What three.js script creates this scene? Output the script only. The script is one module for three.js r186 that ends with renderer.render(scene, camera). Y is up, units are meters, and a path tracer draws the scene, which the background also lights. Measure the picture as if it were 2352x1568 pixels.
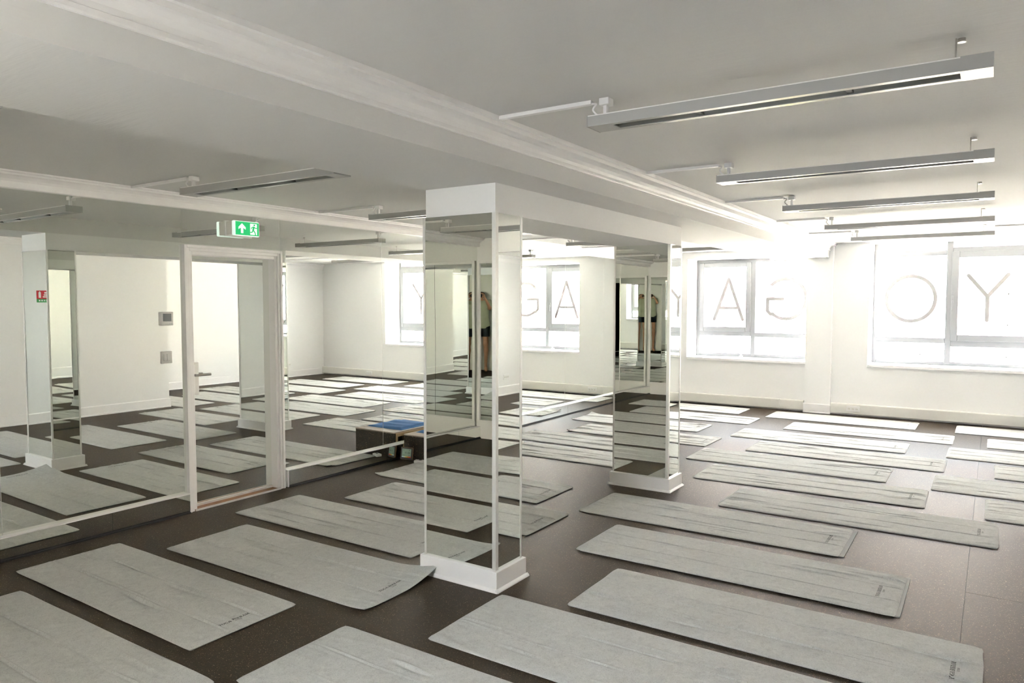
import * as THREE from 'three';
import { mergeGeometries, mergeVertices } from 'three/addons/utils/BufferGeometryUtils.js';
import { RoundedBoxGeometry } from 'three/addons/geometries/RoundedBoxGeometry.js';
import { MarchingCubes } from 'three/addons/objects/MarchingCubes.js';
import { ImprovedNoise } from 'three/addons/math/ImprovedNoise.js';
import { RectAreaLightUniformsLib } from 'three/addons/lights/RectAreaLightUniformsLib.js';

// ---------------------------------------------------------------- camera, sky, sun, exposure
const scene = new THREE.Scene();
const camera = new THREE.PerspectiveCamera(50.27, 2352 / 1568, 0.01, 200);
camera.rotation.order = 'YXZ';
camera.position.set(0, 1.6, 0);
camera.rotation.set(-0.0531, 0.5857, 0.001);
const renderer = new THREE.WebGLRenderer({ antialias: true });
renderer.toneMapping = THREE.LinearToneMapping;
const EX = 46;
renderer.toneMappingExposure = EX;
renderer.shadowMap.enabled = true;
RectAreaLightUniformsLib.init();
// bright even sky; it enters by the two windows in view and by one more in the wall behind the camera
scene.background = new THREE.Color().setRGB(0.92, 0.97, 1.02);
scene.backgroundIntensity = 0.7;
// the sun stands high to the right: it rakes along the facade opposite and fills the street, and never enters the room
const sun = new THREE.DirectionalLight(new THREE.Color().setRGB(1, 0.97, 0.93), 8);
sun.position.set(26, 27, -10); sun.target.position.set(-4, 0, -22);
sun.castShadow = true; sun.shadow.mapSize.set(2048, 2048);
Object.assign(sun.shadow.camera, { left: -40, right: 40, top: 40, bottom: -40, near: 1, far: 120 });
scene.add(sun, sun.target);

// ---------------------------------------------------------------- helpers
let seed = 7;
const rnd = () => { seed = (seed * 1664525 + 1013904223) >>> 0; return seed / 4294967296; };
const noise = new ImprovedNoise();
const used = {};
function numbered(n) { const k = used[n] = (used[n] ?? -1) + 1; return k ? `${n}_${String(k).padStart(3, '0')}` : n; }
function info(o, label, category, group, kind) {
  if (label) o.userData.label = label;
  if (category) o.userData.category = category;
  if (group) o.userData.group = group;
  if (kind) o.userData.kind = kind;
  return o;
}
function mesh(name, geo, mat, parent, label) {
  const m = new THREE.Mesh(Array.isArray(geo) ? mergeGeometries(geo) : geo, mat);
  m.castShadow = m.receiveShadow = true;
  m.name = parent ? name : numbered(name);
  (parent ?? scene).add(m);
  if (label) m.userData.label = label;
  return m;
}
function thing(name, label, category, at = [0, 0, 0], group) {
  const g = new THREE.Group(); g.name = numbered(name); g.position.set(...at); scene.add(g);
  return info(g, label, category, group);
}
function struct(name, label) { const g = new THREE.Group(); g.name = name; scene.add(g); return info(g, label, null, null, 'structure'); }
// box with uv in metres
function bx(x0, x1, y0, y1, z0, z1) {
  if (x0 > x1) [x0, x1] = [x1, x0]; if (y0 > y1) [y0, y1] = [y1, y0]; if (z0 > z1) [z0, z1] = [z1, z0];
  const g = new THREE.BoxGeometry(x1 - x0, y1 - y0, z1 - z0);
  g.translate((x0 + x1) / 2, (y0 + y1) / 2, (z0 + z1) / 2);
  return uvm(g);
}
function rbx(x0, x1, y0, y1, z0, z1, r = 0.004, s = 2) {
  const w = Math.abs(x1 - x0), h = Math.abs(y1 - y0), d = Math.abs(z1 - z0);
  const g = new RoundedBoxGeometry(w, h, d, s, Math.min(r, w / 2.01, h / 2.01, d / 2.01));
  g.translate((x0 + x1) / 2, (y0 + y1) / 2, (z0 + z1) / 2);
  return uvm(g);
}
function uvm(g) {
  g = g.index ? g.toNonIndexed() : g;
  const p = g.attributes.position, n = g.attributes.normal, uv = new Float32Array(p.count * 2);
  for (let i = 0; i < p.count; i++) {
    const ax = Math.abs(n.getX(i)), ay = Math.abs(n.getY(i)), az = Math.abs(n.getZ(i));
    const [u, v] = ay >= ax && ay >= az ? [p.getX(i), -p.getZ(i)] : ax >= az ? [-p.getZ(i), p.getY(i)] : [p.getX(i), p.getY(i)];
    uv[2 * i] = u; uv[2 * i + 1] = v;
  }
  g.setAttribute('uv', new THREE.BufferAttribute(uv, 2));
  return g;
}
// a profile in (a, y) swept along z (a = x) from z0 to z1
function sweepZ(pts, z0, z1) {
  const s = new THREE.Shape(pts.map(([a, b]) => new THREE.Vector2(a, b)));
  const g = new THREE.ExtrudeGeometry(s, { depth: Math.abs(z1 - z0), bevelEnabled: false, curveSegments: 6 });
  g.translate(0, 0, Math.min(z0, z1));
  return uvm(g);
}
// a profile in (b, y) swept along x (b = z)
function sweepX(pts, x0, x1) {
  const s = new THREE.Shape(pts.map(([b, y]) => new THREE.Vector2(-b, y)));
  const g = new THREE.ExtrudeGeometry(s, { depth: Math.abs(x1 - x0), bevelEnabled: false });
  g.rotateY(Math.PI / 2); g.translate(Math.min(x0, x1), 0, 0);
  return uvm(g);
}
function cyl(r, h, at, axis = 'y', seg = 14, r2) {
  const g = new THREE.CylinderGeometry(r2 ?? r, r, h, seg);
  if (axis === 'x') g.rotateZ(-Math.PI / 2); if (axis === 'z') g.rotateX(Math.PI / 2);
  g.translate(...at); return g.toNonIndexed();
}
function tube(pts, r, seg = 24, rad = 6) { return new THREE.TubeGeometry(new THREE.CatmullRomCurve3(pts.map((p) => new THREE.Vector3(...p))), seg, r, rad).toNonIndexed(); }
function dataTex(n, fn, srgb, repeat = 1) {
  const d = new Uint8Array(n * n * 4);
  for (let y = 0; y < n; y++) for (let x = 0; x < n; x++) { const c = fn(x, y), i = 4 * (y * n + x); d[i] = c[0]; d[i + 1] = c[1]; d[i + 2] = c[2]; d[i + 3] = 255; }
  const t = new THREE.DataTexture(d, n, n); t.wrapS = t.wrapT = THREE.RepeatWrapping; t.magFilter = THREE.LinearFilter; t.minFilter = THREE.LinearMipmapLinearFilter; t.generateMipmaps = true;
  t.repeat.set(repeat, repeat); if (srgb) t.colorSpace = THREE.SRGBColorSpace; t.needsUpdate = true; return t;
}
const col = (r, g, b) => new THREE.Color().setRGB(r, g, b);
const std = (o) => new THREE.MeshStandardMaterial(o);
const phys = (o) => new THREE.MeshPhysicalMaterial(o);

// ---------------------------------------------------------------- materials
const plasterBump = (() => {
  const n = 256, tile = (x, y, f) => { const a = x / n, b = y / n, s = (i, j) => noise.noise((a + i) * f, (b + j) * f, f * 0.37); return s(0, 0) * (1 - a) * (1 - b) + s(-1, 0) * a * (1 - b) + s(0, -1) * (1 - a) * b + s(-1, -1) * a * b; };
  return dataTex(n, (x, y) => { const v = 128 + 60 * tile(x, y, 5) + 45 * tile(x, y, 17) + 25 * tile(x, y, 60); return [v, v, v]; }, false, 1);
})();
const streakBump = plasterBump.clone(); streakBump.repeat.set(0.35, 2.2); streakBump.needsUpdate = true;
const M = {
  wall: std({ color: col(0.86, 0.855, 0.84), roughness: 0.75, bumpMap: plasterBump, bumpScale: 0.0012 }),
  ceiling: std({ color: col(0.73, 0.72, 0.70), roughness: 0.8, bumpMap: streakBump, bumpScale: 0.003 }),
  trim: std({ color: col(0.89, 0.875, 0.865), roughness: 0.45 }),
  duct: std({ color: col(0.80, 0.785, 0.73), roughness: 0.4 }),
  mirror: std({ color: col(0.925, 0.945, 0.905), metalness: 1, roughness: 0.0 }),
  alu: std({ color: col(0.80, 0.79, 0.76), metalness: 0.35, roughness: 0.35 }),
  steel: std({ color: col(0.62, 0.60, 0.57), metalness: 1, roughness: 0.28 }),
  upvc: std({ color: col(0.24, 0.245, 0.255), roughness: 0.5 }),
  fixture: std({ color: col(0.42, 0.415, 0.395), roughness: 0.35 }),
  louvre: std({ color: col(0.30, 0.31, 0.30), metalness: 0.9, roughness: 0.3 }),
  slot: std({ color: col(0.06, 0.06, 0.06), roughness: 0.5 }),
  lampTube: std({ color: col(0.35, 0.35, 0.34), roughness: 0.3 }),
  rubberEdge: std({ color: col(0.02, 0.02, 0.02), roughness: 0.6 }),
  wood: std({ color: col(0.28, 0.13, 0.05), roughness: 0.5 }),
  pine: std({ color: col(0.62, 0.45, 0.27), roughness: 0.6 }),
  plastic: std({ color: col(0.74, 0.72, 0.68), roughness: 0.4 }),
  plasticWhite: std({ color: col(0.85, 0.84, 0.82), roughness: 0.35 }),
  grey: std({ color: col(0.22, 0.23, 0.23), roughness: 0.25 }),
  glass: phys({ color: col(1, 1, 1), transmission: 1, roughness: 0, thickness: 0, ior: 1.45 }),
  vinyl: std({ color: col(0.25, 0.24, 0.24), roughness: 0.8 }),
  facade: std({ color: col(0.72, 0.66, 0.55), roughness: 0.9 }),
  street: std({ color: col(0.48, 0.46, 0.43), roughness: 0.9 }),
  asphalt: std({ color: col(0.05, 0.05, 0.052), roughness: 0.9 }),
  roof: std({ color: col(0.35, 0.20, 0.14), roughness: 0.9 }),
  shutter: std({ color: col(0.10, 0.045, 0.04), roughness: 0.8 }),
  shutterPale: std({ color: col(0.55, 0.42, 0.32), roughness: 0.8 }),
  bark: std({ color: col(0.12, 0.08, 0.05), roughness: 0.9 }),
  leaf: phys({ color: col(0.50, 0.48, 0.07), roughness: 0.8, transmission: 0.4, thickness: 0, side: THREE.DoubleSide }),
  signGreen: std({ color: col(0.0, 0.35, 0.10), roughness: 0.4, emissive: col(0.0, 0.42, 0.11), emissiveIntensity: 1 / EX }),
  signWhite: std({ color: col(0.85, 0.88, 0.86), roughness: 0.4, emissive: col(0.75, 1.0, 0.85), emissiveIntensity: 0.75 / EX }),
  blueCloth: std({ color: col(0.09, 0.22, 0.52), roughness: 0.95 }),
  bronze: std({ color: col(0.22, 0.14, 0.07), metalness: 0.6, roughness: 0.4 }),
  red: std({ color: col(0.55, 0.02, 0.03), roughness: 0.5 }),
  green: std({ color: col(0.05, 0.33, 0.08), roughness: 0.5 }),
  black: std({ color: col(0.015, 0.015, 0.016), roughness: 0.45 }),
  skin: std({ color: col(0.50, 0.27, 0.17), roughness: 0.6 }),
  shirt: std({ color: col(0.42, 0.44, 0.32), roughness: 0.9 }),
  shorts: std({ color: col(0.02, 0.03, 0.045), roughness: 0.9 }),
  hair: std({ color: col(0.035, 0.022, 0.015), roughness: 0.7 }),
  stageTop: std({ color: col(0.42, 0.36, 0.30), roughness: 0.6 }),
  mat: std({ color: col(0.42, 0.42, 0.41), roughness: 0.85 }),
};
// speckled rubber
function speckle(base, specks, dens, n = 1024) {
  const d = new Float32Array(n * n * 3);
  for (let i = 0; i < n * n; i++) { const k = 0.85 + 0.3 * rnd(); for (let c = 0; c < 3; c++) d[3 * i + c] = base[c] * k; }
  for (let s = 0; s < dens; s++) {
    const x = rnd() * n, y = rnd() * n, r = 0.7 + 1.9 * rnd() * rnd(), e = 0.6 + 0.8 * rnd(), a = rnd() * 6.28, c = specks[(rnd() * specks.length) | 0], k = 0.5 + 0.7 * rnd();
    for (let j = -4; j <= 4; j++) for (let i = -4; i <= 4; i++) {
      const u = i * Math.cos(a) + j * Math.sin(a), v = (-i * Math.sin(a) + j * Math.cos(a)) * (1 + e);
      if (u * u + v * v < r * r * 1.4) { const q = ((((y + j) | 0) + n) % n) * n + (((x + i) | 0) + n) % n; for (let t = 0; t < 3; t++) d[3 * q + t] = c[t] * k; }
    }
  }
  return dataTex(n, (x, y) => { const i = 3 * (y * n + x); return [Math.min(255, d[i]), Math.min(255, d[i + 1]), Math.min(255, d[i + 2])]; }, true, 1);
}
const floorMap = speckle([56, 48, 39], [[150, 130, 104], [118, 102, 82], [182, 162, 132], [92, 74, 55], [24, 19, 15], [80, 68, 55]], 38000);
floorMap.repeat.set(1.0, 1.0);
const floorBump = plasterBump.clone(); floorBump.repeat.set(9, 9); floorBump.needsUpdate = true;
M.floor = phys({ color: col(1, 1, 1), map: floorMap, roughness: 0.55, specularIntensity: 0.46, specularColor: col(1, 0.86, 0.72), bumpMap: floorBump, bumpScale: 0.0008 });
const stageMap = floorMap.clone(); stageMap.repeat.set(0.5, 0.5); stageMap.needsUpdate = true;
M.stage = std({ color: col(0.8, 0.8, 0.78), map: stageMap, roughness: 0.6 });
// towel: terry cloth with the studio's dark embroidery at one end
const towelMap = (() => {
  const c = document.createElement('canvas'); c.width = 2048; c.height = 712; const x = c.getContext('2d');
  x.fillStyle = 'rgb(208,208,204)'; x.fillRect(0, 0, 2048, 712);
  for (let i = 0; i < 60000; i++) { const k = 172 + rnd() * 62; x.fillStyle = `rgba(${k},${k},${k - 4},0.35)`; x.fillRect(rnd() * 2048, rnd() * 712, 1 + rnd() * 5, 1 + rnd() * 1.6); }
  for (let i = 0; i < 2600; i++) { const k = rnd() < 0.5 ? 150 : 245; x.fillStyle = `rgba(${k},${k},${k},0.045)`; x.beginPath(); x.ellipse(rnd() * 2048, rnd() * 712, 6 + rnd() * 40, 3 + rnd() * 12, rnd() * 3.14, 0, 6.283); x.fill(); }
  for (let i = 0; i < 26000; i++) { const k = rnd() < 0.6 ? 138 : 240; x.fillStyle = `rgba(${k},${k},${k - 3},0.30)`; x.fillRect(rnd() * 2048, rnd() * 712, 2 + rnd() * 3, 1.5 + rnd() * 1.5); }
  x.save(); x.translate(1935, 356); x.rotate(-Math.PI / 2); x.fillStyle = 'rgb(48,46,44)'; x.textAlign = 'center';
  x.font = 'bold 27px serif'; x.fillText('YOGA BIKRAM', 0, 0);
  x.font = 'bold 15px serif'; x.fillText('LYON', 14, 19); x.restore();
  const t = new THREE.CanvasTexture(c); t.colorSpace = THREE.SRGBColorSpace; t.magFilter = THREE.LinearFilter; return t;
})();
M.clockScreen = std({ roughness: 0.3, map: (() => {
  const c = document.createElement('canvas'); c.width = 256; c.height = 224; const x = c.getContext('2d');
  x.fillStyle = 'rgb(140,168,150)'; x.fillRect(0, 0, 256, 224); x.fillStyle = 'rgb(40,52,46)';
  x.font = 'bold 54px monospace'; x.fillText('11:00', 70, 122); x.font = 'bold 30px monospace'; x.fillText('25', 24, 46); x.fillText('40', 190, 46); x.fillText('26 5', 22, 176); x.fillText('38', 190, 176);
  ['rgb(190,215,225)', 'rgb(205,215,190)', 'rgb(225,205,90)', 'rgb(235,130,60)', 'rgb(225,85,60)'].forEach((k, i) => { x.fillStyle = k; x.fillRect(i * 51.2, 196, 52, 28); });
  const t = new THREE.CanvasTexture(c); t.colorSpace = THREE.SRGBColorSpace; t.magFilter = THREE.LinearFilter; return t;
})() });
const terryBump = dataTex(256, () => { const v = rnd() * 255; return [v, v, v]; }, false, 1); terryBump.repeat.set(17, 6);
M.towel = std({ color: col(1, 1, 1), map: towelMap, roughness: 1, bumpMap: terryBump, bumpScale: 0.0014 });

// ---------------------------------------------------------------- room measures
const MX = -5.10;            // mirror plane of the left wall
const PX = -5.05;            // mirrored plinth
const ZB = 0.45, ZW = -11.30, ZO = -11.95;   // back wall, window wall inner and outer face
const XR = 0.40, XR2 = 2.40, ZC = -6.30;     // right wall, recess wall, corner between them
const HL = 2.405, HR = 2.45, HB = 2.25;      // ceilings of the two bays, underside of the beam
const BX0 = -2.77, BX1 = -2.0;

// floor: rubber sheets with fine joints
const floor = struct('floor', 'dark speckled rubber floor');
mesh('subfloor', bx(-5.5, 2.8, -0.25, -0.012, ZO, ZB + 0.3), M.slot, floor);
const J = 0.0015;
for (const [x0, x1, z0, z1] of [[-5.18, -0.09, ZB, -11.3], [-0.09, 0.4, ZB, -4.69], [-0.09, 2.4, -4.69, -11.3]])
  mesh('rubber_sheet', bx(x0 + J, x1 - J, -0.012, 0, z0 - J, z1 + J), M.floor, floor);

// ceilings
const ceiling = struct('ceiling', 'white painted plaster ceiling');
mesh('slab', [bx(-5.5, BX0, HL, 2.75, ZO, ZB + 0.3), bx(BX1 - 0.02, 2.8, HR, 2.75, ZO, ZB + 0.3)], M.ceiling, ceiling);

// beam with cornice, and the lintel between the columns
const beam = struct('beam', 'white ceiling beam running to the windows');
mesh('beam_body', bx(BX0, BX1, HB, 2.75, ZW, ZB), M.ceiling, beam);
mesh('lintel', bx(-2.765, -2.275, 2.09, HB, -3.265, -6.07), M.wall, beam);
mesh('cornice', sweepZ([[BX1 - 0.01, 2.345], [BX1 + 0.012, 2.345], [BX1 + 0.014, 2.352], [BX1 + 0.012, 2.366], [BX1 + 0.008, 2.368], [BX1 + 0.012, 2.385], [BX1 + 0.028, 2.400], [BX1 + 0.055, 2.408], [BX1 + 0.075, 2.410], [BX1 + 0.078, 2.428], [BX1 + 0.092, 2.430], [BX1 + 0.094, 2.452], [BX1 - 0.01, 2.452]], ZW, ZB), M.trim, beam);

// walls -------------------------------------------------------------
const wallBack = struct('wall_back', 'white wall behind the photographer with two mirror panels');
const WB = [-2.45, -1.25, 1.15, 2.38];
mesh('plaster', [bx(-5.5, WB[0], -0.2, 2.75, ZB, ZB + 0.3), bx(WB[1], 2.8, -0.2, 2.75, ZB, ZB + 0.3), bx(WB[0], WB[1], -0.2, WB[2], ZB, ZB + 0.3), bx(WB[0], WB[1], WB[3], 2.75, ZB, ZB + 0.3)], M.wall, wallBack);
mesh('mirror_base', bx(-5.1, -3.55, 0, 0.215, ZB - 0.03, ZB), M.trim, wallBack);
const panel = (name, x0, x1, y0, y1, z0, z1, parent) => mesh(name, bx(x0, x1, y0, y1, z0, z1), M.mirror, parent);
panel('mirror_panel', -5.06, -4.492, 0.235, 2.08, ZB - 0.02, ZB, wallBack);
panel('mirror_panel', -4.488, -3.60, 0.235, 2.08, ZB - 0.02, ZB, wallBack);
for (const [x0, x1, y0, y1] of [[-5.1, -5.06, 0.215, 2.12], [-3.6, -3.56, 0.215, 2.12], [-5.06, -3.6, 2.08, 2.12], [-5.06, -3.6, 0.215, 0.235]]) mesh('mirror_frame', rbx(x0, x1, y0, y1, ZB - 0.035, ZB), M.trim, wallBack);

const wallRight = struct('wall_right', 'white plaster wall along the right side');
mesh('plaster', [bx(XR, XR + 0.25, -0.2, 2.75, ZC, ZB), bx(XR + 0.25, 2.7, -0.2, 2.75, ZC, ZC + 0.25), bx(XR2, XR2 + 0.3, -0.2, 2.75, ZC, ZW)], M.wall, wallRight);
const skirt = (x, s) => [[x, 0], [x + s * 0.024, 0], [x + s * 0.024, 0.012], [x + s * 0.014, 0.022], [x + s * 0.014, 0.128], [x + s * 0.008, 0.138], [x, 0.138]];
const bbRight = struct('baseboard_right', 'white skirting board on the right wall');
mesh('skirting', [sweepZ(skirt(XR, -1), ZC - 0.014, ZB), sweepX(skirt(ZC, -1), XR, XR2), sweepZ(skirt(XR2, -1), ZW, ZC)], M.trim, bbRight);
const trim3 = struct('trim_3', 'white cornice at the top of the recess wall');
const corniceX = (x, s, h) => [[x, h - 0.11], [x + s * 0.012, h - 0.11], [x + s * 0.014, h - 0.085], [x + s * 0.03, h - 0.05], [x + s * 0.07, h - 0.03], [x + s * 0.075, h + 0.001], [x, h + 0.001]];
mesh('cornice', [sweepZ(corniceX(XR2, -1, HR), ZW, ZC), sweepZ(corniceX(XR, -1, HR), ZC, ZB)], M.trim, trim3);

// window wall with two deep openings
const wallFront = struct('wall_front', 'white window wall at the far end');
const W1 = [-4.12, -2.30, 0.735, 2.30], W2 = [-1.48, 0.50, 0.735, 2.75];
mesh('plaster', [
  bx(-5.5, W1[0], -0.2, 2.75, ZO, ZW), bx(W1[1], W2[0], -0.2, 2.75, ZO, ZW), bx(W2[1], 2.8, -0.2, 2.75, ZO, ZW),
  bx(W1[0], W1[1], -0.2, W1[2], ZO, ZW), bx(W1[0], W1[1], W1[3], 2.75, ZO, ZW), bx(W2[0], W2[1], -0.2, W2[2], ZO, ZW),
], M.wall, wallFront);
mesh('pilaster', bx(-2.30, -1.95, 0, HR, ZW, ZW + 0.06), M.wall, wallFront);
mesh('pilaster_skirting', sweepX(skirt(ZW + 0.06, 1), -2.31, -1.94), M.trim, wallFront);
mesh('corner_bead', bx(-1.957, -1.945, 0.14, HR, ZW, ZW + 0.066), M.trim, wallFront);
for (const w of [W1, W2]) mesh('sill', rbx(w[0] - 0.002, w[1] + 0.002, 0.70, 0.738, -11.80, ZW + 0.03, 0.006), M.trim, wallFront);
// wall trunking with sockets
const bbFront = struct('baseboard_front', 'beige cable trunking under the windows');
const duct = [[ZW, 0.022], [ZW + 0.055, 0.022], [ZW + 0.060, 0.03], [ZW + 0.060, 0.158], [ZW + 0.052, 0.168], [ZW, 0.168]];
mesh('trunking', [sweepX(duct, MX, -2.31), sweepX(duct, -1.94, XR2 - 0.015)], M.duct, bbFront);
mesh('joint_cover', rbx(-2.66, -2.645, 0.02, 0.17, ZW, ZW + 0.062), M.duct, bbFront);

// windows -----------------------------------------------------------
const ZF = -11.78; // frame plane
function bar(x0, x1, y0, y1, d = 0.06, zc = ZF) { return rbx(x0, x1, y0, y1, zc - d / 2, zc + d / 2, 0.008); }
function frameRing(x0, x1, y0, y1, t, d, zc) { return [bar(x0, x0 + t, y0, y1, d, zc), bar(x1 - t, x1, y0, y1, d, zc), bar(x0 + t, x1 - t, y0, y0 + t, d, zc), bar(x0 + t, x1 - t, y1 - t, y1, d, zc)]; }
function pane(p, x0, x1, y0, y1, zc = ZF) { mesh('pane', bx(x0, x1, y0, y1, zc - 0.003, zc + 0.003), M.glass, p); }
// strokes of the window lettering: round-ended bars or arcs, 3 mm thick, stuck to the inside of the glass
let lay = 0;
function stroke(a, b, w, z) {
  z += 0.0004 * (lay = (lay + 1) % 5);
  const L = Math.hypot(b[0] - a[0], b[1] - a[1]), r = w / 2, s = new THREE.Shape();
  s.absarc(0, 0, r, Math.PI / 2, Math.PI * 1.5, false); s.absarc(L, 0, r, -Math.PI / 2, Math.PI / 2, false);
  const g = new THREE.ExtrudeGeometry(s, { depth: 0.0015, bevelEnabled: false, curveSegments: 8 });
  g.rotateZ(Math.atan2(b[1] - a[1], b[0] - a[0])); g.translate(a[0], a[1], z); return uvm(g);
}
function arc(cx, cy, rx, ry, a0, a1, w, z, n = 40) {
  const s = new THREE.Shape(), P = (k, q) => { const a = a0 + (a1 - a0) * k / n; return [cx + (rx + q) * Math.cos(a), cy + (ry + q) * Math.sin(a)]; };
  s.moveTo(...P(0, w / 2)); for (let k = 1; k <= n; k++) s.lineTo(...P(k, w / 2)); for (let k = n; k >= 0; k--) s.lineTo(...P(k, -w / 2));
  const g = new THREE.ExtrudeGeometry(s, { depth: 0.0015, bevelEnabled: false }); g.translate(0, 0, z); return uvm(g);
}
const ZL = ZF + 0.012, SW = 0.05;
const win1 = struct('window_1', 'white framed window with two letters on the glass, beside the beam');
{
  const [x0, x1] = [W1[0], W1[1]], y0 = 0.735, y1 = 2.30;
  mesh('frame', [...frameRing(x0, x1, y0, y1, 0.055, 0.07, ZF), bar(-3.235, -3.165, y0 + 0.02, y1 - 0.02, 0.074, ZF)], M.upvc, win1);
  mesh('transom', [bar(x0 + 0.05, -3.235, 1.07, 1.15, 0.066, ZF), bar(-3.165, x1 - 0.05, 1.06, 1.13, 0.066, ZF)], M.upvc, win1);
  const sash = mesh('sash', frameRing(x0 + 0.05, -3.24, 1.14, 2.25, 0.075, 0.07, ZF + 0.02), M.upvc, win1);
  mesh('handle', [rbx(-3.285, -3.262, 1.52, 1.60, ZF + 0.05, ZF + 0.065), rbx(-3.282, -3.266, 1.44, 1.56, ZF + 0.065, ZF + 0.085, 0.006)], M.upvc, sash);
  pane(win1, -3.995, -3.315, 1.215, 2.175, ZF); pane(win1, -3.165, x1 - 0.055, 1.13, 2.245);
  pane(win1, x0 + 0.055, -3.235, 0.79, 1.07); pane(win1, -3.165, x1 - 0.055, 0.79, 1.06);
  // A, read from outside
  const L = mesh('letter', [stroke([-3.60, 1.99], [-3.83, 1.335], SW, ZL), stroke([-3.60, 1.99], [-3.37, 1.335], SW, ZL), stroke([-3.735, 1.52], [-3.475, 1.52], SW * 0.9, ZL - 0.0005)], M.vinyl, win1);
  L.userData.label = 'pale vinyl letter A on the glass';
  const G = mesh('letter', [arc(-2.71, 1.665, 0.30, 0.31, 2.42, -2.36, SW, ZL), stroke([-2.935, 1.425], [-2.985, 1.48], SW, ZL), stroke([-2.985, 1.48], [-2.985, 1.665], SW, ZL), stroke([-2.985, 1.665], [-2.755, 1.665], SW, ZL)], M.vinyl, win1);
  G.userData.label = 'pale vinyl letter G seen from behind';
  mesh('stay', [cyl(0.012, 0.10, [-3.36, 0.80, ZF + 0.10], 'y'), rbx(-3.385, -3.335, 0.735, 0.76, ZF + 0.07, ZF + 0.13)], M.plastic, win1);
}
const win2 = struct('window_2', 'tall white framed window with two letters, reaching the ceiling');
{
  const [x0, x1] = [W2[0], W2[1]], y0 = 0.735, y1 = 2.75;
  mesh('frame', [...frameRing(x0, x1, y0, y1, 0.05, 0.07, ZF), bar(-0.575, -0.50, y0 + 0.02, y1 - 0.02, 0.074, ZF)], M.upvc, win2);
  mesh('transom', [bar(x0 + 0.045, -0.575, 1.04, 1.115, 0.066, ZF), bar(-0.5, x1 - 0.045, 1.00, 1.09, 0.066, ZF), bar(x0 + 0.045, -0.575, 2.262, 2.335, 0.066, ZF), bar(-0.5, x1 - 0.045, 2.30, 2.37, 0.066, ZF)], M.upvc, win2);
  const sash = mesh('sash', frameRing(-0.51, 0.46, 1.08, 2.31, 0.085, 0.07, ZF + 0.02), M.upvc, win2);
  mesh('handle', [rbx(-0.505, -0.48, 1.60, 1.70, ZF + 0.05, ZF + 0.065), rbx(-0.50, -0.484, 1.50, 1.64, ZF + 0.065, ZF + 0.085, 0.006)], M.upvc, sash);
  pane(win2, -0.425, 0.375, 1.165, 2.225); pane(win2, x0 + 0.05, -0.575, 1.115, 2.262);
  pane(win2, x0 + 0.05, -0.575, 0.785, 1.04); pane(win2, -0.5, x1 - 0.05, 0.785, 1.0);
  pane(win2, x0 + 0.05, -0.575, 2.335, 2.70); pane(win2, -0.5, x1 - 0.05, 2.37, 2.70);
  const O = mesh('letter', arc(-1.005, 1.665, 0.305, 0.318, 0, Math.PI * 2, SW, ZL, 72), M.vinyl, win2); O.userData.label = 'pale vinyl letter O on the glass';
  const Y = mesh('letter', [stroke([-0.315, 1.98], [-0.09, 1.69], SW, ZL), stroke([0.135, 1.985], [-0.09, 1.69], SW, ZL), stroke([-0.09, 1.69], [-0.09, 1.37], SW, ZL - 0.0005)], M.vinyl, win2); Y.userData.label = 'pale vinyl letter Y on the glass';
}

const win3 = struct('window_3', 'white framed window in the wall behind the photographer');
{
  const zc = ZB + 0.2, [x0, x1, y0, y1] = WB, xm = x1 - 0.05;
  mesh('frame', [...frameRing(x0, x1, y0, y1, 0.055, 0.07, zc), bar(xm - 0.03, xm + 0.03, y0, y1, 0.07, zc)], M.upvc, win3);
  pane(win3, x0 + 0.05, xm - 0.03, y0 + 0.05, y1 - 0.05, zc); pane(win3, xm + 0.03, x1 - 0.05, y0 + 0.05, y1 - 0.05, zc);
  mesh('sill', rbx(x0, x1, y0 - 0.03, y0 + 0.002, ZB - 0.03, zc, 0.006), M.trim, win3);
}
// left wall: mirror panels over a mirrored plinth ----------------------
const wallLeft = struct('wall_left', 'wall covered with tall mirror panels above a low mirrored plinth');
mesh('backing', bx(-5.5, -5.176, -0.2, 2.75, ZO, ZB), M.wall, wallLeft);
const G = 0.0022, TILT = -0.006;
const DZ0 = -3.20, DZ1 = -4.10, DH = 2.035; // door frame
const seams = [ZB, -0.72, -1.96, DZ0];
for (let i = 0; i < 3; i++) { // the glass left of the door hangs a touch out of true
  const p = panel('mirror_panel', -0.03, 0, 0.15, 2.305, seams[i] - G + 2.3, seams[i + 1] + G + 2.3, wallLeft); p.position.set(MX, 0, -2.3); p.rotation.y = TILT;
}
panel('mirror_panel', -5.17, MX, DH, 2.305, DZ0 - G, DZ1 + G, wallLeft);
const seams2 = [DZ1, -5.34, -6.58, -7.82, -9.06, -10.28, -11.3];
for (let i = 0; i < 6; i++) panel('mirror_panel', -5.17, MX, 0.15, 2.305, seams2[i] - G, seams2[i + 1] + G, wallLeft);
const pl = [[ZB, 0], [0, -1.3], [-1.3, -2.61], [-2.61, DZ0 + 0.005], [DZ1 - 0.02, -5.34], [-5.34, -6.58], [-6.58, -7.82], [-7.82, -9.06], [-9.06, -10.28], [-10.28, -11.24]];
for (const [a, b] of pl) panel('plinth_panel', PX - 0.006, PX, 0.022, 0.146, a - 0.001, b + 0.001, wallLeft);
mesh('plinth_cap', [bx(-5.10, PX + 0.002, 0.146, 0.152, ZB, DZ0), bx(-5.10, PX + 0.002, 0.146, 0.152, DZ1 - 0.012, -11.24)], M.trim, wallLeft);
mesh('plinth_core', [bx(-5.17, PX - 0.006, 0, 0.146, ZB, DZ0 + 0.004), bx(-5.17, PX - 0.006, 0, 0.146, DZ1 - 0.02, -11.24)], M.rubberEdge, wallLeft);
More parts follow.
